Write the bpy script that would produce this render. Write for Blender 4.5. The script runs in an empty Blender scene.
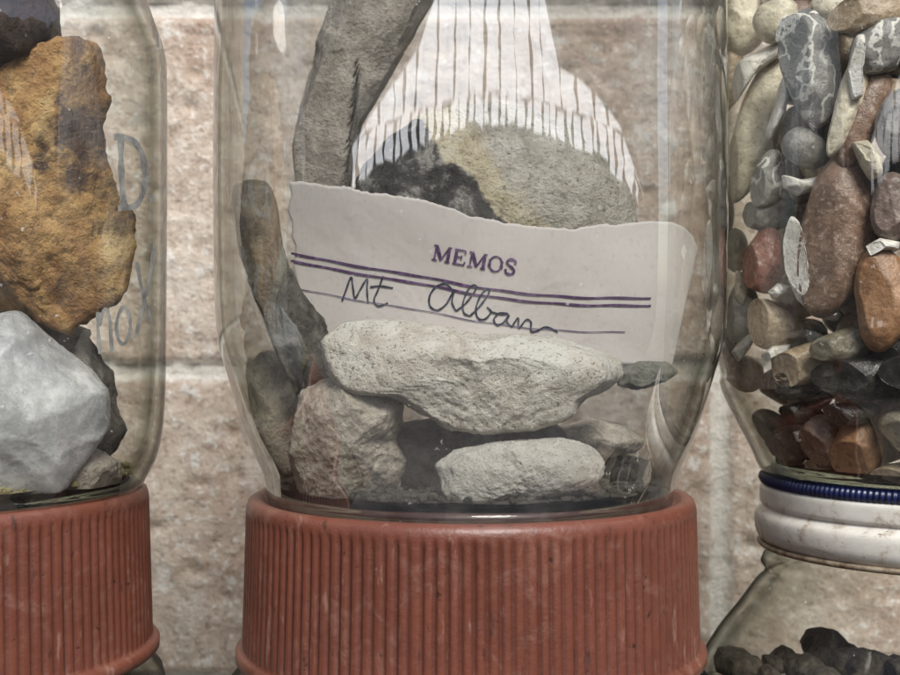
import bpy, math, random
import numpy as np
from mathutils import Vector, noise
random.seed(7)
scene=bpy.context.scene
F=1300.0; CY=-0.26; CX=450.0; CZ=337.5
COL=scene.collection
def W(px,py,y):
    d=y-CY
    return Vector(((px-CX)/F*d, y, -(py-CZ)/F*d))
def lerp(a,b,t): return a+(b-a)*t
def interp(tab,x):
    if x<=tab[0][0]: return tab[0][1]
    for (a,b),(c,d) in zip(tab,tab[1:]):
        if x<=c: return b+(d-b)*(x-a)/(c-a) if c>a else d
    return tab[-1][1]
# ---------------------------------------------------------------- materials
def c4(c):
    if isinstance(c,(tuple,list)): return (c[0],c[1],c[2],1.0)
    return c
class N:
    def __init__(s,name):
        s.m=bpy.data.materials.new(name); s.m.use_nodes=True
        s.t=s.m.node_tree; s.t.nodes.clear()
        s.out=s.n('ShaderNodeOutputMaterial')
    def n(s,k,**kw):
        nd=s.t.nodes.new(k)
        for a,b in kw.items(): setattr(nd,a,b)
        return nd
    def l(s,a,b): s.t.links.new(a,b)
    def val(s,sock,v):
        if isinstance(v,bpy.types.NodeSocket): s.l(v,sock)
        else: sock.default_value=v
    def math(s,op,a,b=0.0,clamp=False):
        nd=s.n('ShaderNodeMath',operation=op); nd.use_clamp=clamp
        s.val(nd.inputs[0],a); s.val(nd.inputs[1],b); return nd.outputs[0]
    def mix(s,f,a,b,mode='MIX'):
        nd=s.n('ShaderNodeMix',data_type='RGBA',blend_type=mode)
        s.val(nd.inputs[0],f); s.val(nd.inputs[6],c4(a)); s.val(nd.inputs[7],c4(b)); return nd.outputs[2]
    def coord(s,off=(0,0,0)):
        tc=s.n('ShaderNodeTexCoord'); mp=s.n('ShaderNodeMapping')
        s.l(tc.outputs['Object'],mp.inputs[0]); mp.inputs[1].default_value=off
        return mp.outputs[0]
    def noise(s,co,scale,detail=6,rough=.6,dist=0):
        nd=s.n('ShaderNodeTexNoise'); s.l(co,nd.inputs['Vector'])
        nd.inputs['Scale'].default_value=scale; nd.inputs['Detail'].default_value=detail
        nd.inputs['Roughness'].default_value=rough; nd.inputs['Distortion'].default_value=dist
        return nd.outputs[0]
    def ramp(s,f,stops):
        nd=s.n('ShaderNodeValToRGB'); s.l(f,nd.inputs[0]); e=nd.color_ramp.elements
        while len(e)<len(stops): e.new(.5)
        for i,(p,c) in enumerate(stops):
            e[i].position=p; e[i].color=c4(c)
        return nd.outputs[0]
    def bump(s,h,dist,strength=1.0):
        nd=s.n('ShaderNodeBump'); s.l(h,nd.inputs['Height']); nd.inputs['Distance'].default_value=dist
        nd.inputs['Strength'].default_value=strength; return nd.outputs[0]
    def principled(s,col,rough=.8,normal=None,spec=.3,**kw):
        p=s.n('ShaderNodeBsdfPrincipled'); s.val(p.inputs['Base Color'],c4(col)); s.val(p.inputs['Roughness'],rough)
        p.inputs['Specular IOR Level'].default_value=spec
        if normal is not None: s.l(normal,p.inputs['Normal'])
        for k,v in kw.items(): s.val(p.inputs[k.replace('_',' ')],v)
        s.l(p.outputs[0],s.out.inputs[0]); return p
def rock_mat(name,dark,light,spot=None,scale=220,spec=.2,rough=.9,bumpd=.0012,off=0,grain=(.02,.02,.02),grainamt=.5,lo=.35,hi=.65):
    m=N(name); co=m.coord((off,off*.7,off*1.3))
    n1=m.noise(co,scale,8,.68,.3); n2=m.noise(co,scale*5,4,.7); n3=m.noise(co,scale*.35,3,.5)
    col=m.ramp(n1,[(lo,dark),(hi,light)])
    if spot:
        f=m.ramp(n3,[(.5,(0,0,0)),(.62,(1,1,1))]); col=m.mix(f,col,spot)
    g=m.ramp(n2,[(.35,(1,1,1)),(.43,(0,0,0))]); g=m.math('MULTIPLY',g,grainamt)
    col=m.mix(g,col,grain)
    h=m.math('ADD',n1,m.math('MULTIPLY',n2,.5))
    m.principled(col,rough,m.bump(h,bumpd,1.0),spec)
    return m.m
def glass_mat(name,tint=(.97,.975,.96),f0=.16,haze=.05,back=.22,off=0):
    m=N(name); co=m.coord((off,off,off))
    lw=m.n('ShaderNodeLayerWeight'); lw.inputs[0].default_value=.5
    fac=lw.outputs['Facing']
    e=m.math('POWER',fac,5.0)
    geo=m.n('ShaderNodeNewGeometry')
    bk=m.math('MULTIPLY_ADD',geo.outputs['Backfacing'],back-1.0); bk.node.inputs[2].default_value=1.0
    fr=m.math('ADD',m.math('MULTIPLY',e,.8),f0,True)
    fr=m.math('MULTIPLY',fr,bk)
    t=tint
    tcol=m.ramp(fac,[(.30,t),(.55,(t[0]*.82,t[1]*.82,t[2]*.79)),(.66,(.50,.51,.47)),(.74,(.78,.79,.75)),(.86,(.24,.25,.22)),(.97,(.10,.11,.09))])  # dark and pale edge bands, coloured by view angle, stand in for refraction
    tr=m.n('ShaderNodeBsdfTransparent'); m.l(tcol,tr.inputs[0])
    w2=m.noise(co,14,2,.5)
    gl=m.n('ShaderNodeBsdfGlossy'); gl.inputs['Roughness'].default_value=.02
    m.l(m.bump(w2,.0012,.6),gl.inputs['Normal'])
    df=m.n('ShaderNodeBsdfDiffuse'); df.inputs[0].default_value=(.66,.65,.62,1)
    sm=m.ramp(m.noise(co,55,5,.7,1.5),[(.45,(0,0,0)),(.72,(1,1,1))])
    hz=m.math('MULTIPLY_ADD',sm,haze); hz.node.inputs[2].default_value=haze*.35
    sp=m.ramp(m.noise(co,620,2,.6),[(.715,(0,0,0)),(.75,(1,1,1))])
    hz=m.math('ADD',hz,m.math('MULTIPLY',sp,.45),True)
    mh=m.n('ShaderNodeMixShader'); m.l(hz,mh.inputs[0]); m.l(tr.outputs[0],mh.inputs[1]); m.l(df.outputs[0],mh.inputs[2])
    mx=m.n('ShaderNodeMixShader'); m.l(fr,mx.inputs[0]); m.l(mh.outputs[0],mx.inputs[1]); m.l(gl.outputs[0],mx.inputs[2])
    m.l(mx.outputs[0],m.out.inputs[0]); return m.m
# ---------------------------------------------------------------- object helpers
def mesh_obj(name,verts,faces,mat=None,smooth=True,mats=None,mi=None):
    me=bpy.data.meshes.new(name); me.from_pydata([tuple(v) for v in verts],[],faces); me.update()
    if smooth: me.polygons.foreach_set('use_smooth',[True]*len(me.polygons))
    if mats:
        for x in mats: me.materials.append(x)
        me.polygons.foreach_set('material_index',mi)
    elif mat: me.materials.append(mat)
    o=bpy.data.objects.new(name,me); COL.objects.link(o); return o
def empty(name,loc,label,cat):
    o=bpy.data.objects.new(name,None); o.location=loc; o.empty_display_size=.02; COL.objects.link(o)
    o['label']=label; o['category']=cat; return o
def parent(c,p):
    c.parent=p
    c.location=Vector(c.location)-Vector(p.location)
def lathe(name,prof,cx,cy,mat,seg=160,rfun=None,close=False):
    vs=[];fs=[]
    for i,(r,z) in enumerate(prof):
        for j in range(seg):
            a=2*math.pi*j/seg
            rr=r if rfun is None else rfun(r,z,i,a)
            vs.append((rr*math.cos(a),rr*math.sin(a),z))
    n=len(prof)
    for i in range(n-1 if not close else n):
        i2=(i+1)%n
        for j in range(seg):
            k=(j+1)%seg
            fs.append((i*seg+j,i*seg+k,i2*seg+k,i2*seg+j))
    o=mesh_obj(name,vs,fs,mat); o.location=(cx,cy,0)
    return o
def fine(prof,step=.0015):
    P=[Vector((a,b)) for a,b in prof]; out=[]
    for i in range(len(P)-1):
        p0=P[max(i-1,0)];p1=P[i];p2=P[i+1];p3=P[min(i+2,len(P)-1)]
        n=max(1,min(12,int((p2-p1).length/step)))
        for k in range(n):
            t=k/n
            q=.5*((2*p1)+(p2-p0)*t+(2*p0-5*p1+4*p2-p3)*t*t+(-p0+3*p1-3*p2+p3)*t**3)
            out.append((max(q.x,0),q.y))
    out.append(tuple(P[-1])); return out
_ico={}
def ico(sub):
    if sub not in _ico:
        import bmesh
        bm=bmesh.new(); bmesh.ops.create_icosphere(bm,subdivisions=sub,radius=1.0)
        _ico[sub]=([v.co.normalized() for v in bm.verts],[tuple(v.index for v in f.verts) for f in bm.faces]); bm.free()
    return _ico[sub]
def rock(name,outl,yc,T,mat,seed,label,cat,sub=5,rough=.05,facets=9,clamp=None,box=.7,freq=2.2,group=None,cut=(.10,.30),fineamp=.3,planes=None):
    rnd=random.Random(seed)
    pts=[W(x,y,yc) for x,y in outl]
    A=0;gx=0;gz=0
    for a,b in zip(pts,pts[1:]+pts[:1]):
        c=a.x*b.z-b.x*a.z; A+=c; gx+=(a.x+b.x)*c; gz+=(a.z+b.z)*c
    gx/=3*A; gz/=3*A
    R=[]
    for k in range(360):
        th=math.radians(k); dx,dz=math.cos(th),math.sin(th); best=1e-4
        for a,b in zip(pts,pts[1:]+pts[:1]):
            ax,az=a.x-gx,a.z-gz; ex,ez=b.x-a.x,b.z-a.z
            den=dx*ez-dz*ex
            if abs(den)<1e-12: continue
            t=(ax*ez-az*ex)/den; u=(ax*dz-az*dx)/den
            if t>0 and -1e-6<=u<=1+1e-6: best=max(best,t)
        R.append(best)
    R=np.array([(R[k-2]+2*R[k-1]+3*R[k]+2*R[(k+1)%360]+R[(k+2)%360])/9 for k in range(360)])
    size=float(R.mean())
    vv,ff=ico(sub)
    D=np.array([tuple(v) for v in vv])
    P=D.copy(); P[:,1]=np.sign(D[:,1])*np.abs(D[:,1])**box
    cuts=[]
    if planes:
        for nx_,ny_,nz_,c in planes:
            n=np.array((nx_,ny_,nz_),float); n/=np.linalg.norm(n); cuts.append((n,c))
    for i in range(facets):
        n=np.array((rnd.gauss(0,.65),-abs(rnd.gauss(.6,.4)) if rnd.random()<.8 else .7,rnd.gauss(.1,.65))); n/=np.linalg.norm(n)
        inplane=math.hypot(n[0],n[2])
        cuts.append((n,rnd.uniform(*cut)*(1-.75*inplane**2)))
    for n,c in cuts:
        dots=P@n; dd=dots.max()-c
        over=np.maximum(dots-dd,0)
        P=P-np.outer(over*.96,n)
    th=np.degrees(np.arctan2(P[:,2],P[:,0]))%360; k=th.astype(int); f=th-k
    r=R[k%360]*(1-f)+R[(k+1)%360]*f
    Wd=np.stack([r*P[:,0],T*P[:,1],r*P[:,2]],1)
    if rough:
        sv=Vector((rnd.uniform(-50,50),rnd.uniform(-50,50),rnd.uniform(-50,50)))
        for i in range(len(Wd)):
            q=Vector(Wd[i])/size
            nz=noise.fractal(q*freq+sv,1.0,2.1,5)*.6
            if fineamp: nz+=noise.fractal(q*freq*4.5+sv,.5,2.2,4)*fineamp
            nz-=abs(noise.noise(q*freq*1.4+sv*1.7))*.5
            Wd[i]+=D[i]*((nz+.1)*rough*size*1.6)
    c=Vector((gx,yc,gz)); out=[Vector(w) for w in Wd]
    if clamp:
        cx,cy,prof,zmin=clamp
        for w in out:
            p=w+c
            if p.z<zmin: p.z=zmin+(p.z-zmin)*.02
            rm=interp(prof,p.z); h=Vector((p.x-cx,p.y-cy)); L=h.length
            if L>rm:
                h*= (rm-.0002)/L; p.x=cx+h.x; p.y=cy+h.y
            w.x,w.y,w.z=(p-c)
    o=mesh_obj(name,out,ff,mat); o.location=c
    o['label']=label; o['category']=cat
    if group: o['group']=group
    return o
def smoothline(P,n=6):
    P=[Vector(p) for p in P]; out=[]
    for i in range(len(P)-1):
        p0=P[max(i-1,0)];p1=P[i];p2=P[i+1];p3=P[min(i+2,len(P)-1)]
        for k in range(n):
            t=k/n
            out.append(.5*((2*p1)+(p2-p0)*t+(2*p0-5*p1+4*p2-p3)*t*t+(-p0+3*p1-3*p2+p3)*t**3))
    out.append(P[-1]); return out
def ribbons(name,strokes,mapf,mat):
    vs=[];fs=[]
    for pts,w in strokes:
        pts=[Vector(p) for p in pts]; b=len(vs)
        for i,p in enumerate(pts):
            t=(pts[min(i+1,len(pts)-1)]-pts[max(i-1,0)])
            if t.length<1e-6: t=Vector((1,0))
            t.normalize(); nn=Vector((-t.y,t.x))*w*.5*(1+.18*math.sin(i*.9))
            vs.append(mapf(*(p+nn))); vs.append(mapf(*(p-nn)))
        for i in range(len(pts)-1):
            fs.append((b+2*i,b+2*i+1,b+2*i+3,b+2*i+2))
    return mesh_obj(name,vs,fs,mat)
def cyl_hit(px,py,cx,cy,R):
    d=Vector(((px-CX)/F,1,-(py-CZ)/F)); ox,oy=-cx,CY-cy
    a=d.x*d.x+1; b=2*(ox*d.x+oy); c=ox*ox+oy*oy-R*R; q=b*b-4*a*c
    q=max(q,0); t=(-b-math.sqrt(q))/(2*a)
    return Vector((d.x*t,CY+t,d.z*t)),d
# ---------------------------------------------------------------- layout numbers
CJ=(.004,0.0); LJ=(-.102,-.015); RJ=(.1018,.010)
# ---------------------------------------------------------------- wall
def build_wall():
    Y0=.13; lines=[-.30,-.2,-.103,-.0098,.0985,.2,.3]
    joints={0:.1,1:-.05,2:.081,3:-.035,4:.12,5:0}
    nx,nz=520,380; x0,x1,z0,z1=-.36,.36,-.28,.26
    vs=[];fs=[];mort=[]
    for j in range(nz):
        z=lerp(z0,z1,j/(nz-1))
        for i in range(nx):
            x=lerp(x0,x1,i/(nx-1))
            wob=noise.noise(Vector((x*60,z*60,3)))*.0014+noise.noise(Vector((x*240,z*240,3)))*.0008
            ci=max([k for k,l in enumerate(lines) if l<=z] or [0]); ci=min(ci,5)
            dz=min(abs(z-l) for l in lines)+wob
            jx=joints[ci]; dx=abs(((x-jx+.115)%.23)-.115)+wob
            d=min(dz,dx)
            e=max(0,min(1,(d-.0022)/.0013)); e=e*e*(3-2*e)
            rg=noise.fractal(Vector((x*110,z*110,ci*4)),.7,2.1,5)*.0011+noise.noise(Vector((x*25,z*25,ci*5)))*.0006
            pit=max(0,noise.noise(Vector((x*150,z*150,9)))-.33)*.005
            h=e*(.0024+rg-pit)+(1-e)*noise.noise(Vector((x*200,z*200,0)))*.0005
            vs.append((x,-h,z)); mort.append(1-e)
    for j in range(nz-1):
        for i in range(nx-1):
            a=j*nx+i; fs.append((a,a+1,a+nx+1,a+nx))
    b=len(vs)
    vs+=[(x0,.1,z0),(x1,.1,z0),(x1,.1,z1),(x0,.1,z1)]; mort+=[0]*4
    fs.append((b,b+3,b+2,b+1))
    m=N('rough_beige_brick'); co=m.coord()
    at=m.n('ShaderNodeAttribute',attribute_name='mortar')
    n1=m.noise(co,34,7,.72,.3); n2=m.noise(co,380,5,.75); n3=m.noise(co,14,5,.65); n4=m.noise(co,150,4,.7)
    col=m.ramp(n1,[(.32,(.43,.33,.26)),(.5,(.55,.465,.385)),(.66,(.63,.57,.495))])
    col=m.mix(m.math('MULTIPLY',m.ramp(n3,[(.50,(0,0,0)),(.60,(1,1,1))]),.38),col,(.42,.28,.21))
    col=m.mix(m.ramp(n4,[(.58,(0,0,0)),(.64,(1,1,1))]),col,(.68,.65,.60))
    col=m.mix(m.ramp(n2,[(.56,(0,0,0)),(.63,(1,1,1))]),col,(.72,.69,.63))
    col=m.mix(m.math('MULTIPLY',m.ramp(n2,[(.38,(1,1,1)),(.44,(0,0,0))]),.6),col,(.23,.165,.125))
    col=m.mix(m.math('MULTIPLY',at.outputs['Fac'],.9),col,m.ramp(n2,[(.3,(.52,.50,.45)),(.6,(.70,.68,.63))]))
    m.principled(col,.95,m.bump(n2,.0018,1),.1)
    o=mesh_obj('brick_wall',vs,fs,m.m); o.location=(0,Y0,0)
    a=o.data.attributes.new('mortar','FLOAT','POINT'); a.data.foreach_set('value',mort)
    o['label']='rough pinkish beige brick wall with pale mortar joints'; o['category']='wall'
build_wall()
def ground():
    m=N('paving'); co=m.coord(); n=m.noise(co,6,6,.6)
    m.principled(m.ramp(n,[(.3,(.10,.09,.08)),(.7,(.18,.16,.14))]),.9)
    g=mesh_obj('ground',[(-40,-40,-1.0),(40,-40,-1.0),(40,40,-1.0),(-40,40,-1.0)],[(0,1,2,3)],m.m,False); g['kind']='structure'
    m=N('grey_timber'); co=m.coord(); mp=m.n('ShaderNodeMapping'); m.l(co,mp.inputs[0]); mp.inputs[3].default_value=(1,12,12)
    n=m.noise(mp.outputs[0],8,7,.65,1)
    m.principled(m.ramp(n,[(.3,(.13,.1,.075)),(.7,(.27,.22,.17))]),.8,m.bump(n,.002,.6))
    x0,x1,y0,y1,z0,z1=-.36,.36,-.12,.124,-.275,-.25
    b=.002; vs=[]
    for z,ins in ((z0,0),(z1-b,0),(z1,b)):
        vs+=[(x0+ins,y0+ins,z),(x1-ins,y0+ins,z),(x1-ins,y1-ins,z),(x0+ins,y1-ins,z)]
    fs=[(3,2,1,0),(8,9,10,11)]
    for k in (0,4):
        for i in range(4): fs.append((k+i,k+(i+1)%4,k+4+(i+1)%4,k+4+i))
    s=mesh_obj('shelf',vs,fs,m.m,False); s['label']='weathered grey timber shelf carrying the stacked jars'; s['category']='shelf'
    m=N('backdrop_dark_green'); co=m.coord(); n=m.noise(co,9,6,.7)
    m.principled(m.ramp(n,[(.35,(.020,.022,.016)),(.7,(.08,.085,.06))]),.8)
    vs=[];fs=[]; nx,nz=140,34
    for j in range(nz):
        for i in range(nx):
            a=math.radians(lerp(185,355,i/(nx-1))); v=j/(nz-1); z=lerp(-1.0,.95,v)
            r=3.0-.25*math.sin(v*math.pi)+.22*noise.fractal(Vector((a*9,z*5,2)),.8,2.1,4)
            zz=z+.12*noise.noise(Vector((a*14,1,5)))*v
            vs.append((r*math.cos(a),r*math.sin(a),zz))
    for j in range(nz-1):
        for i in range(nx-1):
            a=j*nx+i; fs.append((a,a+1,a+nx+1,a+nx))
    h=mesh_obj('reflection_backdrop',vs,fs,m.m); h['kind']='stuff'; h['label']='unseen dark green band added behind the camera to darken glass reflections'; h['category']='reflection_backdrop'  # added out of view so the glass reflects dark instead of bright sky
ground()
# ---------------------------------------------------------------- glass jars
gl_c=glass_mat('clear_dusty_glass',tint=(.93,.93,.915),f0=.30,haze=.075)
gl_l=glass_mat('clear_glass',f0=.11,haze=.035,off=3)
gl_r=glass_mat('clear_glass_pebbles',f0=.12,haze=.02,off=7)
m=N('thick_green_glass'); p=m.principled((.42,.50,.40),.03,None,.5,Transmission_Weight=1.0,IOR=1.45); gl_thick=m.m
profC=[(.0400,-.0325),(.0402,-.0306),(.0410,-.0266),(.0444,-.0186),(.0475,-.0086),(.0499,.0014),(.0505,.0174),(.0506,.035),(.0503,.0674),(.0496,.095),(.046,.106),(.039,.113),(.0375,.118),(.0375,.13)]
profL=[(.0425,-.0300),(.0435,-.0275),(.0460,-.022),(.0472,-.012),(.0475,.01),(.0476,.048),(.0470,.056),(.0450,.062),(.0435,.067),(.0425,.075),(.042,.09)]
profR=[(.0345,-.0290),(.0365,-.0278),(.0382,-.024),(.0405,-.0195),(.0428,-.0150),(.0444,-.0115),(.0449,-.0096),(.0447,-.0080),(.0450,-.0060),(.0458,-.0030),(.0462,.001),(.0460,.006),(.0460,.03),(.0460,.07),(.0455,.085),(.042,.097),(.036,.105),(.035,.12)]
def up_jar(ctr,prof,mat,zb,rb,label):
    J=empty('glass_jar',(ctr[0],ctr[1],zb),label,'jar')
    b=lathe('jar_body',fine(prof),ctr[0],ctr[1],mat); parent(b,J)
    r=rb
    ring=[(r-.009,zb+.0002),(r-.001,zb+.0002),(r-.0003,zb+.001),(r-.0003,zb+.0022),(r-.002,zb+.0032),(r-.009,zb+.0026),(r*.4,zb+.0032),(.0003,zb+.0034),(.0003,zb+.0016),(r*.4,zb+.0015)]
    g=lathe('jar_base',ring,ctr[0],ctr[1],gl_thick,96,close=True); parent(g,J)
    return J
jc=up_jar(CJ,profC,gl_c,-.0325,.0397,'clear dusty glass jar of rocks standing on a rust-red lid')
jl=up_jar(LJ,profL,gl_l,-.0300,.0422,'clear glass jar with handwriting, holding orange rock and quartz')
jr=up_jar(RJ,profR,gl_r,-.0290,.0345,'clear glass jar packed with pebbles on a metal lid')
def clampP(prof,off=.0012):
    return sorted([(z,r-off) for r,z in prof])
ccl=(CJ[0],CJ[1],clampP(profC),-.0290)
lcl=(LJ[0],LJ[1],clampP(profL),-.0265)
rcl=(RJ[0],RJ[1],clampP(profR),-.0255)
# ---------------------------------------------------------------- rust-red lids
def red_plastic():
    m=N('rust_red_plastic'); co=m.coord(); n=m.noise(co,60,6,.6); n2=m.noise(co,420,4,.7); n5=m.noise(co,140,6,.75,1)
    mp=m.n('ShaderNodeMapping'); m.l(co,mp.inputs[0]); mp.inputs[3].default_value=(1,1,.22)
    n6=m.noise(mp.outputs[0],330,4,.7)
    col=m.ramp(n,[(.3,(.100,.031,.019)),(.7,(.150,.049,.030))])
    col=m.mix(m.math('MULTIPLY',m.ramp(n5,[(.54,(0,0,0)),(.68,(1,1,1))]),.40),col,(.22,.12,.088))
    col=m.mix(m.math('MULTIPLY',m.ramp(n6,[(.62,(0,0,0)),(.68,(1,1,1))]),.5),col,(.26,.155,.12))
    col=m.mix(m.math('MULTIPLY',m.ramp(n6,[(.32,(1,1,1)),(.38,(0,0,0))]),.7),col,(.035,.016,.012))
    col=m.mix(m.ramp(n2,[(.30,(1,1,1)),(.34,(0,0,0))]),col,(.025,.012,.009))
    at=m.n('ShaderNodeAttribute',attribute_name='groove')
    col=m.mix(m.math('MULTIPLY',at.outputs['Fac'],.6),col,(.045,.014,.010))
    m.principled(col,m.ramp(n5,[(.3,(.34,)*3),(.7,(.52,)*3)]),m.bump(n2,.0003,.6),.5)
    return m.m
redm=red_plastic()
def red_lid(ctr,zt,R,nr=128,seed=0):
    H=.0318; rnd=random.Random(seed)
    prof=[(.001,zt-.0016),(R-.0045,zt-.0016),(R-.0036,zt-.0012),(R-.003,zt-.0002),(R-.0022,zt),(R-.0011,zt-.0001),(R-.0004,zt-.0006),(R-.0001,zt-.0014)]
    nb=len(prof)
    zs=[zt-.0022,zt-.0030,zt-.0040,zt-.012,zt-.020,zt-H+.0042,zt-H+.0034,zt-H+.0028]
    amp=[0,.5,1,1,1,1,.5,0]
    for z,a in zip(zs,amp): prof.append((R+.0006*((zt-z)/H)*1.5,z))
    ne=len(prof)
    prof+=[(R+.0014,zt-H+.0026),(R+.0021,zt-H+.0020),(R+.0021,zt-H+.0006),(R+.0015,zt-H),(R-.0015,zt-H)]
    seg=nr*8; per=[0,.25,.85,1,1,1,.85,.25]
    dep=[rnd.uniform(.55,1.15) for _ in range(nr)]
    def rf(r,z,i,a):
        wob=.00018*math.sin(a*3+1)+.00010*math.sin(a*7)
        if i<nb or i>=ne: return r+wob
        kk=int(round(a/(2*math.pi)*seg))
        return r+wob-.00055*amp[i-nb]*(1-per[kk%8])*dep[(kk//8)%nr]
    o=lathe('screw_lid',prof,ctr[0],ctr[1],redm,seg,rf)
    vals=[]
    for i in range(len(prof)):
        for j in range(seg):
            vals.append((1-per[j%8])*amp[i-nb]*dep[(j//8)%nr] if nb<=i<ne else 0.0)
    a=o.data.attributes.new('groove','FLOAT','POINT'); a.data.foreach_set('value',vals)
    return o
def low_jar(ctr,zt,R,label,seed):
    J=empty('glass_jar',(ctr[0],ctr[1],-.2500),label,'jar')
    l=red_lid(ctr,zt,R,seed=seed); parent(l,J)
    b=lathe('jar_body',fine([(R-.003,zt-.004),(R-.003,zt-.03),(R-.0005,zt-.0325),(R+.003,zt-.036),(R+.0045,zt-.045),(R+.005,zt-.06),(R+.005,-.23),(R+.003,-.243),(R-.003,-.2495),(.001,-.2495)],.004),ctr[0],ctr[1],gl_l); parent(b,J)
    return J
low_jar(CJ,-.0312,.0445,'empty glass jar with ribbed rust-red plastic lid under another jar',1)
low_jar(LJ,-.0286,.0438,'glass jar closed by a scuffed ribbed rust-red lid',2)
# ---------------------------------------------------------------- metal lid jar
def metal_jar():
    cx,cy=RJ; J=empty('glass_jar',(cx,cy,-.25),'glass jar with white metal screw lid and blue rim','jar')
    m=N('blue_enamel'); co=m.coord(); n=m.noise(co,300,4,.6)
    m.principled(m.ramp(n,[(.3,(.006,.010,.04)),(.7,(.012,.020,.085))]),.35,None,.5); blue=m.m
    m=N('cream_white_enamel'); co=m.coord(); n=m.noise(co,110,7,.75,.5); n2=m.noise(co,420,5,.7)
    col=m.ramp(n,[(.36,(.30,.25,.19)),(.45,(.52,.50,.45)),(.7,(.62,.61,.57))])
    col=m.mix(m.ramp(n2,[(.32,(1,1,1)),(.37,(0,0,0))]),col,(.14,.08,.045))
    m.principled(col,.3,m.bump(n2,.0002,.4),.5); white=m.m
    m=N('worn_rusty_edge'); co=m.coord(); n=m.noise(co,260,6,.7)
    m.principled(m.ramp(n,[(.35,(.10,.055,.03)),(.6,(.36,.30,.22))]),.5,None,.4,Metallic=.5); rust=m.m
    R=.0366; zt=-.0283
    seg=1200
    def teeth(r,z,i,a): return r-.00022*(1+math.cos(a*200)) if i in (3,4,5,6) else r
    L=lathe('lid',[(.001,zt-.001),(R-.005,zt-.001),(R-.004,zt-.0001),(R-.0007,zt),(R,zt-.0006),(R+.0002,zt-.0014),(R-.0002,zt-.0022),(R-.0008,zt-.0026)],cx,cy,blue,seg,teeth)
    parent(L,J)
    B=lathe('screw_band',fine([(R-.0014,zt-.0024),(R-.0003,zt-.0029),(R-.0001,zt-.0046),(R-.0002,zt-.0064),(R-.0008,zt-.0070),(R-.0002,zt-.0077),(R+.0007,zt-.0085),(R+.0010,zt-.0098),(R+.0008,zt-.0122),(R+.0001,zt-.0136),(R-.0006,zt-.0143)],.0004),cx,cy,white); parent(B,J)
    E=lathe('band_edge',fine([(R-.0008,zt-.0142),(R+.0003,zt-.0144),(R+.0005,zt-.0149),(R+.0001,zt-.0154),(R-.0012,zt-.0153)],.0004),cx,cy,rust); parent(E,J)
    b=lathe('jar_body',fine([(R-.003,zt-.012),(R-.0025,zt-.0168),(R-.0008,zt-.0180),(R-.0003,zt-.0192),(R-.0012,zt-.0205),(R-.0008,zt-.0222),(R+.0010,zt-.0240),(R+.0045,zt-.0290),(R+.0090,zt-.0350),(R+.0128,zt-.0420),(R+.0152,zt-.0510),(R+.016,zt-.065),(R+.016,-.235),(R+.012,-.2475),(R+.006,-.2495),(.001,-.2495)],.0008),cx,cy,gl_r); parent(b,J)
metal_jar()
dk=rock_mat('dark_bark_stone',(.02,.016,.013),(.10,.085,.065),scale=300)
rnd=random.Random(5)
for i in range(75):
    lay=i//25; k=i%25
    a=math.pi+ (k/24)*math.pi*1.0-.1; rr=(.042,.033,.023)[lay]+rnd.uniform(-.002,.002)
    x=RJ[0]+rr*math.cos(a); y=RJ[1]+rr*math.sin(a); z=(-.0685,-.0665,-.0650)[lay]+rnd.uniform(-.0012,.0012)
    d=y-CY; px=CX+x/d*F; py=CZ-z/d*F; s=rnd.uniform(14,25)
    ol=[(px+s*rnd.uniform(.75,1.1)*math.cos(t*.785),py+s*.75*rnd.uniform(.75,1.1)*math.sin(t*.785)) for t in range(8)]
    rock('dark_stone',ol,y,.0042,dk,i+60,'dark brown stone chip heaped inside a glass jar','stone',4,.04,14,None,group='dark stones heaped in a jar',cut=(.08,.28))
# ---------------------------------------------------------------- memo card
cardm=N('aged_card'); co=cardm.coord(); n=cardm.noise(co,30,5,.6,.6); n2=cardm.noise(co,900,3,.6)
col=cardm.ramp(n,[(.3,(.50,.465,.44)),(.7,(.61,.58,.56))])
col=cardm.mix(cardm.math('MULTIPLY',cardm.ramp(n2,[(.58,(0,0,0)),(.68,(1,1,1))]),.3),col,(.40,.35,.30))
cardm.principled(col,.7,cardm.bump(n,.0012,.7),.25)
def card_y(px,py):
    u=(px-480)/210.0
    return -.013+.012*u*u+.0010*math.sin(px*.03+py*.01)+.0005*math.sin(px*.013-py*.035)
def card_map(px,py,off=0.0):
    return W(px,py,card_y(px,py)-off)
topt=[(288,182),(300,181),(330,186),(345,186),(360,191),(400,196),(420,199),(440,205),(455,209),(468,216),(480,217),(500,222),(540,227),(575,229),(600,224),(610,225),(650,221),(672,222),(684,227),(692,235),(698,248)]
nu,nv=160,50; vs=[];fs=[]
for side in (0,.00035):
    for j in range(nv):
        v=j/(nv-1)
        for i in range(nu):
            u=i/(nu-1); u2=1-(1-u)**1.15
            xl=288+v*14+4.5*noise.noise(Vector((v*9,0,0)))+1.5*noise.noise(Vector((v*40,0,0))); xr=698-v*26
            xt=lerp(288,698,u2); x=lerp(xl,xr,u2)
            yt=interp(topt,xt)+ (1.6*noise.noise(Vector((xt*.09,1,0)))+1.2*noise.noise(Vector((xt*.35,1,0))))*min(1,(1-u)*4); yb=lerp(356,366,u)
            y=lerp(yt,yb,v)
            p=card_map(x,y); p.y+=side; vs.append(p)
M=nu*nv
for j in range(nv-1):
    for i in range(nu-1):
        a=j*nu+i; fs.append((a,a+nu,a+nu+1,a+1)); fs.append((M+a,M+a+1,M+a+nu+1,M+a+nu))
for i in range(nu-1):
    fs.append((i,i+1,M+i+1,M+i)); b=(nv-1)*nu+i; fs.append((b+1,b,M+b,M+b+1))
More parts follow.
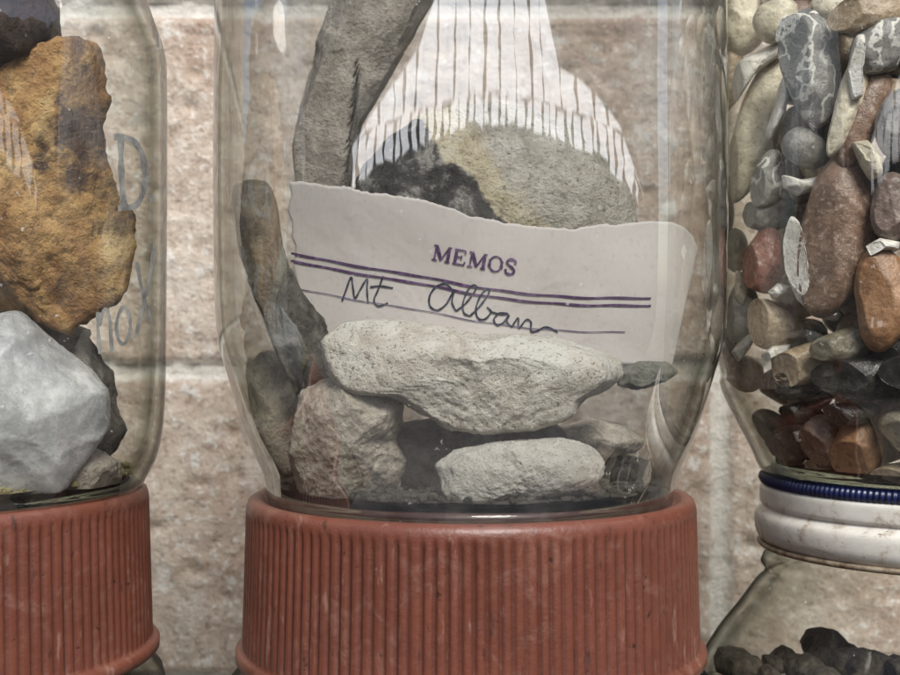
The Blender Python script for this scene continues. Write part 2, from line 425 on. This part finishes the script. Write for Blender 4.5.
for j in range(nv-1):
    a=j*nu; fs.append((a,M+a,M+a+nu,a+nu)); b=j*nu+nu-1; fs.append((b,b+nu,M+b+nu,M+b))
card=mesh_obj('memo_card',vs,fs,cardm.m); card['label']='torn off-white memo card with printed heading and handwritten note'; card['category']='card'
def inkm(name,c):
    m=N(name); co=m.coord(); n=m.noise(co,900,3,.6); m.principled(m.ramp(n,[(.35,tuple(min(1,x*2.2+.05) for x in c)),(.5,c)]),.6,None,.2); return m.m
purple=inkm('purple_print',(.060,.022,.085)); pen=inkm('blue_black_pen',(.012,.016,.035)); faint=inkm('faint_rule',(.10,.08,.15))
cmap=lambda x,y: card_map(x,y,.00025)
G={
'M':([[(.14,0),(.14,1)]],[[(.16,1),(.5,.08)],[(.86,0),(.86,1)]],[[(.5,.08),(.84,1)],[(0,.02),(.3,.02)],[(0,.98),(.2,.98)],[(.7,.02),(1,.02)],[(.8,.98),(1,.98)]]),
'E':([],[[(.22,0),(.22,1)]],[[(0.05,.02),(.88,.02)],[(.05,.98),(.85,.98)],[(.2,.5),(.62,.5)],[(.88,.02),(.92,.26)],[(.85,.98),(.87,.76)],[(.62,.36),(.62,.64)]])}
strokes=[]
def glyph(ch,x,y,w,h,ang):
    ca,sa=math.cos(ang),math.sin(ang)
    def T(p):
        a=p[0]*w; b=-p[1]*h; return (x+a*ca-b*sa, y+a*sa+b*ca)
    def sub(pl,n=4):
        o=[]
        for a,b in zip(pl,pl[1:]):
            for k in range(n): o.append((lerp(a[0],b[0],k/n),lerp(a[1],b[1],k/n)))
        o.append(pl[-1]); return o
    if ch=='O':
        strokes.append(([T((.5+.42*math.cos(t*.2618),.5+.5*math.sin(t*.2618))) for t in range(25)],1.7))
        for sx in (-.4,.4): strokes.append(([T((.5+sx,.5+k*.06)) for k in range(-4,5)],3.0))
    elif ch=='S':
        s=[(.84,.72),(.8,.92),(.5,1.0),(.2,.9),(.15,.72),(.4,.56),(.7,.42),(.86,.24),(.7,.05),(.45,0),(.18,.08),(.12,.3)]
        strokes.append(([T(p) for p in smoothline(s,4)],2.4))
    else:
        t,th,ser=G[ch]
        for pl in t: strokes.append(([T(p) for p in sub(pl)],1.6))
        for pl in th: strokes.append(([T(p) for p in sub(pl)],3.0))
        for pl in ser: strokes.append(([T(p) for p in sub(pl)],1.4))
ang=math.atan2(16,85)
x,y=431.5,259.5
for ch,w in zip('MEMOS',(18.5,14,18.5,15,12)):
    glyph(ch,x,y,w,15,ang); x+=(w+1.8)*math.cos(ang); y+=(w+1.8)*math.sin(ang)
t=ribbons('printed_heading',strokes,cmap,purple); t.parent=card
def rule(dy):
    c=[(291,253),(330,261),(380,270),(420,276),(470,286),(520,293),(570,297),(610,298),(651,298)]
    return [(a,b+dy+.4*math.sin(a*.11)) for a,b in smoothline(c,6)]
for dy,w,mt in ((0,2.3,purple),(7.5,2.3,purple)):
    t=ribbons('printed_rule',[(rule(dy),w)],cmap,mt); t.parent=card
t=ribbons('printed_rule',[([(a,b+34) for a,b in rule(0)][:-4],1.0)],cmap,faint); t.parent=card
hand=[
 [(342,301),(346,290),(351,277),(353,288),(355,298),(361,288),(367,279),(367,290),(368,303)],
 [(383,276),(378,290),(374,300),(378,306),(388,303)],
 [(370,287),(380,286),(393,288)],
 [(452,290),(446,284),(437,286),(430,295),(430,306),(438,310),(447,303),(454,290),(452,302),(456,311)],
 [(456,311),(466,303),(476,289),(474,285),(468,290),(463,303),(464,313),(470,316)],
 [(470,316),(480,306),(489,293),(487,289),(481,295),(476,308),(478,318),(485,319),(491,312),(487,307)],
 [(491,312),(500,314),(508,314),(500,313),(494,319),(497,325),(504,322),(509,315),(507,322),(512,327)],
 [(512,327),(518,318),(519,328),(526,320),(531,322),(531,331),(537,331),(546,327),(558,332)],
]
t=ribbons('handwriting',[([tuple(q) for q in smoothline(s,7)],1.8) for s in hand],cmap,pen); t.parent=card
# ---------------------------------------------------------------- rocks, centre jar
cream=rock_mat('cream_sandstone',(.58,.53,.45),(.82,.79,.71),(.82,.80,.73),scale=300,grain=(.14,.11,.08),grainamt=.8)
cream2=rock_mat('pale_limestone',(.62,.59,.53),(.84,.82,.77),scale=420,grain=(.17,.14,.11),off=2,grainamt=.7)
greyb=rock_mat('grey_brown_stone',(.22,.195,.16),(.50,.46,.40),scale=260,grain=(.06,.05,.04),off=4)
greyd=rock_mat('dark_taupe_stone',(.095,.085,.07),(.28,.255,.215),scale=260,grain=(.03,.025,.02),off=5)
tan=rock_mat('tan_stone',(.36,.32,.265),(.62,.57,.49),scale=280,grain=(.08,.065,.05),off=6)
darkg=rock_mat('dark_grey_stone',(.038,.034,.030),(.18,.165,.145),scale=280,grain=(.012,.010,.008),off=8)
gg=rock_mat('green_grey_stone',(.16,.165,.135),(.34,.34,.28),scale=300,off=9)
m=N('banded_stone'); co=m.coord(); sx=m.n('ShaderNodeSeparateXYZ'); m.l(co,sx.inputs[0])
nz=m.noise(co,150,8,.74,.4); n2=m.noise(co,900,4,.7)
nb=m.noise(co,60,5,.65)
u=m.math('ADD',sx.outputs[0],m.math('MULTIPLY',sx.outputs[2],.72)); u=m.math('ADD',u,m.math('MULTIPLY',m.math('SUBTRACT',nb,.5),.016))
dkc=m.ramp(nz,[(.38,(.014,.013,.012)),(.50,(.07,.066,.062)),(.60,(.38,.37,.34))])
yc=m.ramp(nz,[(.3,(.34,.29,.18)),(.5,(.62,.55,.39)),(.66,(.72,.68,.54))]); tc=m.ramp(nz,[(.3,(.31,.29,.245)),(.5,(.53,.50,.43)),(.66,(.72,.70,.63))])
f1=m.math('MULTIPLY',m.math('ADD',u,.0045),1100,True); f2=m.math('MULTIPLY',m.math('SUBTRACT',u,.0025),300,True)
col=m.mix(f1,dkc,yc); col=m.mix(f2,col,tc)
col=m.mix(m.math('MULTIPLY',m.ramp(n2,[(.33,(1,1,1)),(.43,(0,0,0))]),.6),col,(.04,.035,.03))
m.principled(col,.9,m.bump(m.math('ADD',nz,n2),.0016,1),.2); banded=m.m
rock('rock',[(352,188),(360,168),(392,136),(436,112),(452,104),(490,101),(530,112),(570,126),(600,150),(628,190),(640,240),(600,290),(450,300),(370,250)],.018,.017,banded,11,'rounded rock with dark, ochre and grey bands behind card','rock',6,.03,14,ccl,cut=(.05,.2))
rock('rock',[(352,-60),(470,-60),(431,3),(392,70),(356,132),(351,190),(346,208),(300,206),(293,150),(306,82),(328,12)],.010,.009,greyb,12,'long flat grey-brown rock slab leaning against jar glass','rock',6,.020,10,ccl,cut=(.2,.5),box=.5)
rock('rock',[(230,188),(245,179),(268,181),(276,200),(280,240),(296,290),(316,330),(328,385),(300,402),(284,370),(262,315),(240,255)],-.004,.008,greyd,13,'slim dark grey-brown rock slab propped at jar side','rock',6,.035,14,ccl,cut=(.1,.35))
rock('rock',[(288,262),(300,290),(322,318),(334,345),(330,392),(306,398),(290,360),(276,300)],-.008,.007,darkg,14,'dark rock chip wedged beside the memo card','rock',5,.05,14,ccl)
rock('rock',[(320,340),(346,322),(392,318),(430,325),(480,332),(540,335),(575,341),(604,350),(630,358),(634,378),(612,394),(592,400),(578,418),(530,431),(490,434),(450,428),(416,412),(391,396),(346,394),(328,374)],-.024,.014,cream,15,'large pale cream wedge-shaped rock lying across others','rock',6,.028,24,ccl,cut=(.10,.38),fineamp=.5)
rock('rock',[(298,392),(315,378),(345,374),(378,382),(404,400),(402,425),(394,440),(406,460),(400,490),(370,503),(325,503),(298,490),(290,452)],-.022,.013,tan,16,'blocky tan rock standing on jar floor','rock',6,.035,22,ccl,cut=(.12,.4),fineamp=.5)
rock('rock',[(434,465),(455,450),(500,442),(560,438),(594,446),(606,462),(600,480),(570,492),(520,501),(465,502),(443,494)],-.030,.008,cream2,17,'small pale oblong rock lying on jar floor','rock',6,.035,22,ccl,cut=(.1,.35),fineamp=.5)
rock('rock',[(385,425),(430,418),(500,420),(560,425),(570,450),(540,490),(470,500),(400,498)],-.008,.012,darkg,18,'dark grey rough rock under the pale rocks','rock',5,.07,20,ccl)
rock('rock',[(560,428),(590,418),(625,425),(645,440),(635,452),(600,458),(565,450)],-.006,.009,tan,19,'flat tan rock beneath larger pale rock','rock',5,.05,18,ccl)
rock('rock',[(618,372),(640,361),(668,362),(678,372),(665,382),(635,390),(618,386)],-.012,.006,gg,20,'small green-grey rock flake at jar side','rock',5,.05,14,ccl)
rock('rock',[(244,372),(262,350),(292,352),(312,390),(320,450),(290,482),(265,455),(250,415)],.010,.012,tan,21,'tan rock resting behind the front rocks','rock',5,.05,18,ccl)
rock('rock',[(540,455),(600,450),(650,460),(655,478),(610,488),(550,480)],.004,.010,darkg,22,'low dark rock on the jar floor','rock',5,.05,16,ccl)
def grit(name,cl,R,z,mat,label,cat,n=500,smin=.0003,smax=.0011,seed=1):
    rnd=random.Random(seed); vs=[];fs=[]; seg=64; rings=24
    for i in range(rings+1):
        for j in range(seg):
            r=R*i/rings; a=2*math.pi*j/seg
            x,y=r*math.cos(a),r*math.sin(a)
            vs.append((x,y,z+.0006*noise.fractal(Vector((x*300,y*300,seed)),.8,2,4)+.0004))
    for i in range(rings):
        for j in range(seg):
            k=(j+1)%seg; fs.append((i*seg+j,(i+1)*seg+j,(i+1)*seg+k,i*seg+k))
    iv,if_=ico(1)
    for _ in range(n):
        r=R*math.sqrt(rnd.random()); a=rnd.uniform(0,6.283); s=rnd.uniform(smin,smax); b=len(vs)
        q=Vector((r*math.cos(a),r*math.sin(a),z+.0004+s*.4)); sc=Vector((rnd.uniform(.7,1.4),rnd.uniform(.7,1.4),rnd.uniform(.5,.9)))
        for v in iv: vs.append(q+Vector((v.x*sc.x,v.y*sc.y,v.z*sc.z))*s*rnd.uniform(.8,1.2))
        fs+=[tuple(b+k for k in f) for f in if_]
    o=mesh_obj(name,vs,fs,mat,False); o.location=(cl[0],cl[1],0); o['kind']='stuff'; o['label']=label; o['category']=cat
grit('rock_grit',CJ,.0385,-.0288,darkg,'dark rock dust and crumbs on the jar floor','grit',900)
olive=rock_mat('olive_gold_grit',(.14,.125,.05),(.42,.37,.21),scale=500,rough=.4,off=3)
grit('golden_grit',LJ,.0415,-.0262,olive,'olive gold grit covering the jar floor','grit',1100,seed=3)
# ---------------------------------------------------------------- left jar contents
m=N('rust_orange_stone'); co=m.coord(); n1=m.noise(co,70,9,.72,.5); n2=m.noise(co,500,5,.7); n3=m.noise(co,34,6,.68,.5)
col=m.ramp(n1,[(.30,(.09,.042,.018)),(.42,(.25,.125,.045)),(.54,(.43,.26,.10)),(.64,(.54,.39,.19)),(.76,(.55,.45,.32))])
col=m.mix(m.ramp(n3,[(.41,(1,1,1)),(.49,(0,0,0))]),col,(.065,.034,.020))
col=m.mix(m.math('MULTIPLY',m.ramp(n2,[(.35,(1,1,1)),(.45,(0,0,0))]),.6),col,(.05,.028,.018))
m.principled(col,.5,m.bump(m.math('ADD',n1,m.math('MULTIPLY',n2,.6)),.0018,1),.45); rust=m.m
m=N('white_quartz'); co=m.coord(); n1=m.noise(co,130,8,.7,.1); n2=m.noise(co,600,5,.7); n3=m.noise(co,40,4,.6)
col=m.ramp(n1,[(.36,(.34,.35,.355)),(.48,(.52,.535,.545)),(.56,(.64,.655,.665)),(.63,(.90,.91,.92))])
col=m.mix(m.math('MULTIPLY',m.ramp(n3,[(.5,(0,0,0)),(.6,(1,1,1))]),.5),col,(.36,.37,.37))
m.principled(col,m.ramp(n1,[(.4,(.12,)*3),(.6,(.4,)*3)]),m.bump(m.math('ADD',n1,m.math('MULTIPLY',n2,.4)),.0005,1),.6,Transmission_Weight=.42); quartz=m.m
brown=rock_mat('dark_brown_stone',(.012,.008,.007),(.07,.04,.028),scale=200,rough=.45,off=5)
rock('rock',[(-150,60),(-60,45),(10,60),(60,45),(95,42),(100,70),(108,120),(118,170),(130,215),(126,262),(124,292),(90,318),(62,336),(20,318),(-40,300),(-150,280)],-.030,.022,rust,31,'large golden ochre and rust-brown rock inside the jar','rock',6,.034,30,lcl,cut=(.12,.35),fineamp=.5)
rock('rock',[(-140,-60),(-40,-80),(30,-50),(52,-10),(55,30),(40,62),(-30,110),(-140,90)],-.032,.018,brown,32,'dark brown rock lying on the orange rock','rock',5,.05,20,lcl)
QP=[(.15,-1,.25,.34),(.75,-.8,.35,.34),(-.2,-.8,.8,.30),(.45,-.9,-.5,.30),(.9,-.35,.6,.12),(.95,-.5,-.25,.14),(-.5,-1,-.2,.22),(.2,-.4,1,.08),(.6,-1,0,.05),(.1,-1,-.45,.06)]
rock('rock',[(-90,330),(-20,316),(12,309),(34,330),(84,368),(102,392),(103,432),(84,458),(66,490),(30,498),(-20,498),(-90,474)],-.036,.020,quartz,33,'cloudy white quartz lump with fractured faces','rock',6,.014,7,lcl,cut=(.06,.16),fineamp=.35,box=.8,planes=QP)
rock('rock',[(58,345),(85,335),(108,372),(112,408),(123,432),(112,455),(92,462),(78,430),(70,380)],-.018,.010,darkg,34,'dark grey rock beside the quartz lump','rock',5,.05,12,lcl)
rock('rock',[(68,458),(90,446),(116,462),(118,485),(104,500),(76,502),(62,486)],-.026,.009,greyb,35,'small brown rock on the golden grit','rock',5,.06,18,lcl)
rock('rock',[(-20,296),(20,290),(50,318),(90,330),(80,352),(20,350),(-20,340)],-.014,.010,greyb,36,'grey-brown rock between orange rock and quartz','rock',5,.06,18,lcl)
hm=N('grey_marker'); co=hm.coord(); n=hm.noise(co,300,4,.7); hm.principled(hm.ramp(n,[(.35,(.12,.12,.115)),(.65,(.30,.30,.28))]),.6)
def lmap(px,py):
    p,d=cyl_hit(px,py,LJ[0],LJ[1],.0479); return p
hs=[([(121,138),(121,160),(122,185),(124,208)],6),([(114,137),(128,138),(140,150),(145,172),(143,192),(135,206),(118,208)],6),([(151,194),(152,202)],5),
 ([(98,312),(98,330),(100,354)],3.6),([(99,326),(104,310),(109,316),(112,352)],3.6),
 ([(123,306),(117,320),(118,338),(124,344),(130,332),(129,314),(123,306)],3.6),
 ([(137,262),(142,290),(151,322)],3.8),([(155,244),(149,280),(143,305),(136,338)],3.8)]
t=ribbons('handwriting',[([tuple(q) for q in smoothline(s,6)],w) for s,w in hs],lmap,hm.m); parent(t,jl)
# ---------------------------------------------------------------- pebbles, right jar
def peb(name,a,b,sc=150,vein=None,speck=None,off=0,rough=.33):
    a=tuple(x*1.2 for x in a); b=tuple(min(.85,x*1.25) for x in b)
    m=N(name); co=m.coord((off,off,off)); n1=m.noise(co,sc,7,.72,.6); n2=m.noise(co,sc*5,4,.7)
    lo=tuple(x*.65 for x in a)
    col=m.ramp(n1,[(.34,lo),(.48,a),(.66,b)])
    if speck: col=m.mix(m.math('MULTIPLY',m.ramp(n2,[(.55,(0,0,0)),(.64,(1,1,1))]),.75),col,speck)
    col=m.mix(m.math('MULTIPLY',m.ramp(n2,[(.37,(1,1,1)),(.45,(0,0,0))]),.5),col,tuple(x*.35 for x in a))
    if vein:
        w=m.n('ShaderNodeTexWave'); m.l(co,w.inputs[0]); w.inputs['Scale'].default_value=75; w.inputs['Distortion'].default_value=10; w.inputs['Detail'].default_value=3; w.inputs['Detail Scale'].default_value=2.6
        col=m.mix(m.ramp(w.outputs[1],[(.84,(0,0,0)),(.95,(1,1,1))]),col,vein)
    m.principled(col,rough,m.bump(m.math('ADD',n1,n2),.0004,.7),.5); return m.m
PM={
'grey':(peb('grey_pebble_stone',(.17,.162,.15),(.30,.285,.265)),'smooth grey'),
'vein':(peb('veined_pebble_stone',(.18,.175,.165),(.29,.282,.27),vein=(.60,.59,.55)),'grey white-veined'),
'cream':(peb('cream_pebble_stone',(.47,.42,.32),(.66,.61,.49)),'creamy white'),
'brown':(peb('brown_pebble_stone',(.155,.097,.070),(.26,.168,.122),speck=(.40,.32,.26)),'speckled brown'),
'red':(peb('red_pebble_stone',(.19,.065,.045),(.34,.15,.11),speck=(.45,.32,.27)),'brick red'),
'orange':(peb('orange_pebble_stone',(.23,.12,.06),(.36,.21,.12)),'orange-brown'),
'tan':(peb('tan_pebble_stone',(.27,.20,.13),(.42,.335,.235),speck=(.50,.44,.36)),'mottled tan'),
'dark':(peb('dark_pebble_stone',(.016,.015,.013),(.05,.045,.038),rough=.2),'dark glossy'),
'olive':(peb('olive_pebble_stone',(.12,.105,.075),(.22,.195,.145)),'olive grey'),
'white':(peb('white_shell',(.60,.57,.52),(.74,.72,.68)),'white'),
'purple':(peb('mauve_pebble_stone',(.14,.10,.085),(.235,.175,.15),speck=(.36,.30,.27)),'mauve brown'),
}
GP='pebbles packed in a glass jar'
cnt=[0]
def ov(cx,cy,a,b,rot,n=24,seed=0):
    r=random.Random(seed); out=[]; e=[r.uniform(-.09,.09) for _ in range(4)]
    for k in range(n):
        t=2*math.pi*k/n; f=1+e[0]*math.cos(2*t+1)+e[1]*math.cos(3*t)+e[2]*math.sin(3*t)+e[3]*math.sin(2*t)
        x,y=a*f*math.cos(t),b*f*math.sin(t); c,s=math.cos(rot),math.sin(rot)
        out.append((cx+x*c-y*s,cy+x*s+y*c))
    return out
def pebble(cx,cy,a,b,rotdeg,kind,depth=.0,T=None,name='pebble',outl=None,sub=5):
    cnt[0]+=1; sd=cnt[0]+200
    p,_=cyl_hit(cx,cy,RJ[0],RJ[1],.040)
    rr=interp(rcl[2],p.z)
    T=T or min(a,b)*1.0/4900*.85
    p,_=cyl_hit(cx,cy,RJ[0],RJ[1],max(rr-T*.8-depth,.01))
    o=outl or ov(cx,cy,a,b,math.radians(rotdeg),seed=sd)
    lab=PM[kind][1]+(' shell fragment among pebbles in a jar' if name!='pebble' else ' pebble packed among others in a jar')
    return rock(name,o,p.y,T,PM[kind][0],sd,lab,'shell' if name!='pebble' else 'pebble',sub,.025,7,rcl,box=.85,freq=1.3,group=GP,cut=(.05,.2),fineamp=.12)
H=[
(811,64,30,58,-4,'vein',0),(757,128,22,78,14,'cream',0.002),(742,22,26,34,0,'cream',.002),(775,20,20,24,30,'cream',.003),
(836,236,36,84,10,'brown',0),(805,148,24,20,0,'grey',.002),(768,180,17,30,12,'vein',0),(884,298,30,50,8,'orange',0),
(763,262,21,34,4,'red',0),(893,208,22,34,0,'purple',0),(772,325,30,24,20,'tan',0),(742,312,18,30,5,'grey',0),
(765,214,32,16,-8,'grey',.001),(862,118,20,56,22,'brown',.003),(848,105,14,50,18,'cream',.001),(880,45,26,34,20,'vein',.002),
(905,120,26,42,10,'grey',.001),(868,12,40,22,-10,'tan',.001),(836,8,24,18,0,'cream',.004),(800,365,44,20,-14,'tan',0.0),
(742,372,24,18,10,'tan',.001),(845,345,34,18,-6,'olive',.002),(735,250,14,22,0,'cream',.003),
(860,378,66,20,-3,'dark',0),(925,372,44,24,0,'dark',0),(790,387,30,13,5,'dark',.0),
(858,450,27,30,10,'orange',0),(898,478,30,17,-5,'tan',0),(820,440,20,26,0,'brown',0),(786,446,22,20,20,'brown',.0),(768,425,20,16,0,'olive',0),
(905,430,24,22,0,'olive',0),(818,470,18,11,0,'tan',0),(788,470,22,12,10,'dark',0),(850,413,30,12,0,'dark',.001),(800,414,24,12,10,'dark',.001),(940,450,28,30,0,'brown',0),
(950,250,30,60,0,'brown',0),(945,150,28,40,0,'tan',0),(948,60,28,44,0,'grey',0),(950,345,36,20,0,'purple',0),
(722,205,12,34,0,'tan',.001),(724,350,14,24,0,'olive',.001),(728,80,14,40,8,'tan',.001)]
for h in H: pebble(*h)
def shell(cx,cy,k,dep,T,o): pebble(cx,cy,0,0,0,k,dep,T,'shell',o)
shell(808,270,'white',0,.0035,[(790,215),(800,222),(797,250),(804,275),(818,298),(842,314),(838,322),(818,318),(798,300),(786,272),(783,240)])
shell(800,186,'white',.001,.003,[(782,175),(800,180),(822,176),(815,190),(798,196),(784,188)])
shell(868,160,'cream',0,.003,[(852,142),(866,140),(880,158),(882,176),(872,182),(862,166)])
shell(752,60,'white',0,.004,[(728,90),(738,62),(775,42),(800,40),(780,56),(752,76),(736,104)])
shell(742,345,'white',0,.003,[(732,352),(740,340),(752,330),(756,336),(748,350),(738,362)])
shell(800,436,'white',0,.002,[(793,432),(802,430),(810,440),(806,446),(797,441)])
shell(866,60,'white',0,.003,[(852,100),(848,70),(856,36),(864,34),(860,66),(862,98)])
shell(778,288,'white',0,.002,[(768,292),(778,283),(790,286),(788,292),(776,298)])
shell(800,22,'white',0,.003,[(762,34),(780,18),(820,8),(856,6),(850,14),(815,20),(785,32),(768,42)])
shell(775,96,'white',0,.003,[(786,70),(790,90),(782,120),(770,140),(766,134),(774,110),(780,84)])
shell(742,290,'cream',0,.002,[(736,270),(744,272),(748,292),(742,306),(735,296)])
shell(882,255,'white',0,.002,[(866,246),(880,238),(900,242),(898,250),(882,250),(870,256)])
shell(772,352,'white',0,.002,[(760,356),(772,346),(790,344),(790,350),(776,356),(764,362)])
rnd=random.Random(21); kinds=['grey','tan','brown','olive','purple','cream','dark','brown','grey','tan','white']
for layer,(rad,n_a) in enumerate(((.030,9),(.020,6))):
    z=-.021
    while z<.078:
        for k in range(n_a):
            a=math.radians(165+ (k+rnd.random()*.8)*140/n_a)
            rz=min(rad,interp(rcl[2],z)-.009)
            x=RJ[0]+rz*math.cos(a); y=RJ[1]+rz*math.sin(a); zz=z+rnd.uniform(-.003,.003)
            d=y-CY; px=CX+x/d*F; py=CZ-zz/d*F
            kd=rnd.choice(kinds if z>-.003 else ['dark','brown','olive','dark'])  # darker kinds low down: shade at the taper put into the stone colour
            cnt[0]+=1
            rock('pebble',ov(px,py,rnd.uniform(24,38),rnd.uniform(19,28),rnd.uniform(0,3),seed=cnt[0]),y,rnd.uniform(.004,.006),PM[kd][0],cnt[0],PM[kd][1]+' pebble packed among others in a jar','pebble',3,.02,6,rcl,box=.85,freq=1.2,group=GP,cut=(.05,.2),fineamp=0)
        z+=.0105 if layer==0 else .014
# ---------------------------------------------------------------- striped awning reflected in the glass
def awning():
    top=[(350,150),(356,120),(375,88),(395,58),(415,28),(428,2),(434,-60),(544,-60),(548,20),(552,38),(570,42),(585,52),(603,76),(622,108),(630,150),(640,205)]
    bot=[(350,190),(358,188),(375,164),(400,140),(440,115),(480,101),(520,106),(560,125),(600,155),(625,190),(640,222)]
    white=N('translucent_white_sheet'); tr=white.n('ShaderNodeBsdfTranslucent'); tr.inputs[0].default_value=(.96,.98,1,1); white.l(tr.outputs[0],white.out.inputs[0])
    dark=N('dark_batten'); dark.principled((.03,.03,.035),.8)
    def mp(px,py):
        p,d=cyl_hit(px,py,CJ[0],CJ[1],.0505)
        n=Vector((p.x-CJ[0],p.y-CJ[1],0)).normalized(); r=d-2*d.dot(n)*n
        h=math.hypot(r.x,r.y); el=r.z/h; rho=1.65-2.6*el
        t=rho/h
        return Vector((p.x+r.x*t,p.y+r.y*t,p.z+r.z*t))
    rnd=random.Random(3); vs=[];fs=[];mi=[]
    def strip(xa,xb,tf,bf,wmin,wmax,gmin,gmax,rag):
        x=xa; edges=[(x,0)]
        while x<xb:
            x+=rnd.uniform(wmin,wmax); edges.append((x,0)); x+=rnd.uniform(gmin,gmax); edges.append((x,1))
        ny=14; prev=None
        for i,(ex,kd) in enumerate(edges):
            row=[]; jt=rnd.uniform(-rag,rag)*.6; jb=rnd.uniform(-rag,rag)
            for j in range(ny):
                v=j/(ny-1)
                yt=tf(ex)+jt; yb=max(bf(ex)+jb,yt+3); y=lerp(yt,yb,v)
                xx=494+(ex-494)*(.93+.07*min(1,max(0,(y+60)/220)))+2.2*noise.noise(Vector((i*.8,y*.04,xa)))
                row.append(len(vs)); vs.append(mp(xx,y))
            if prev:
                for j in range(ny-1):
                    fs.append((prev[j],row[j],row[j+1],prev[j+1])); mi.append(kd)
            prev=row
    seam=lambda x: 76+ ((x-492)/150)**2*55
    strip(353,638,lambda x:interp(top,x),lambda x:max(min(seam(x),interp(bot,x)-2),interp(top,x)+2),7,18,1.2,2.8,1.5)
    strip(353,638,lambda x:max(seam(x)+1.6,interp(top,x)),lambda x:interp(bot,x)+3,3.5,8.5,1.4,3.4,8)
    o=mesh_obj('awning',vs,fs,smooth=False,mats=[white.m,dark.m],mi=mi)
    o['label']='white translucent striped awning sheet hanging opposite the jars'; o['category']='awning'
awning()
# ---------------------------------------------------------------- light
sd=Vector((.20,-.76,.78)).normalized()
el=math.asin(sd.z); az=math.atan2(sd.x,sd.y)
w=bpy.data.worlds.new('World'); scene.world=w; w.use_nodes=True; nt=w.node_tree
sky=nt.nodes.new('ShaderNodeTexSky'); sky.sky_type='NISHITA'; sky.sun_disc=False; sky.sun_elevation=el; sky.sun_rotation=az
sky.air_density=1.0; sky.dust_density=2.0; sky.ozone_density=.8
bg=nt.nodes['Background']; bg.inputs[1].default_value=.15; nt.links.new(sky.outputs[0],bg.inputs[0])
L=bpy.data.lights.new('sun','SUN'); L.energy=5.0; L.angle=math.radians(22); L.color=(1,.975,.93)
so=bpy.data.objects.new('sun',L); COL.objects.link(so); so.rotation_euler=(-sd).to_track_quat('-Z','Y').to_euler(); so.location=(0,-1,2)
# ---------------------------------------------------------------- camera
cd=bpy.data.cameras.new('camera'); cam=bpy.data.objects.new('camera',cd); COL.objects.link(cam)
cam.location=(0,CY,0); cam.rotation_euler=(math.radians(90),0,0)
cd.sensor_width=36; cd.lens=F/900*36; cd.clip_start=.01; cd.clip_end=200
cd.dof.use_dof=True; cd.dof.focus_distance=.235; cd.dof.aperture_fstop=36
scene.camera=cam
scene.view_settings.view_transform='Standard'; scene.view_settings.look='None'; scene.view_settings.exposure=0
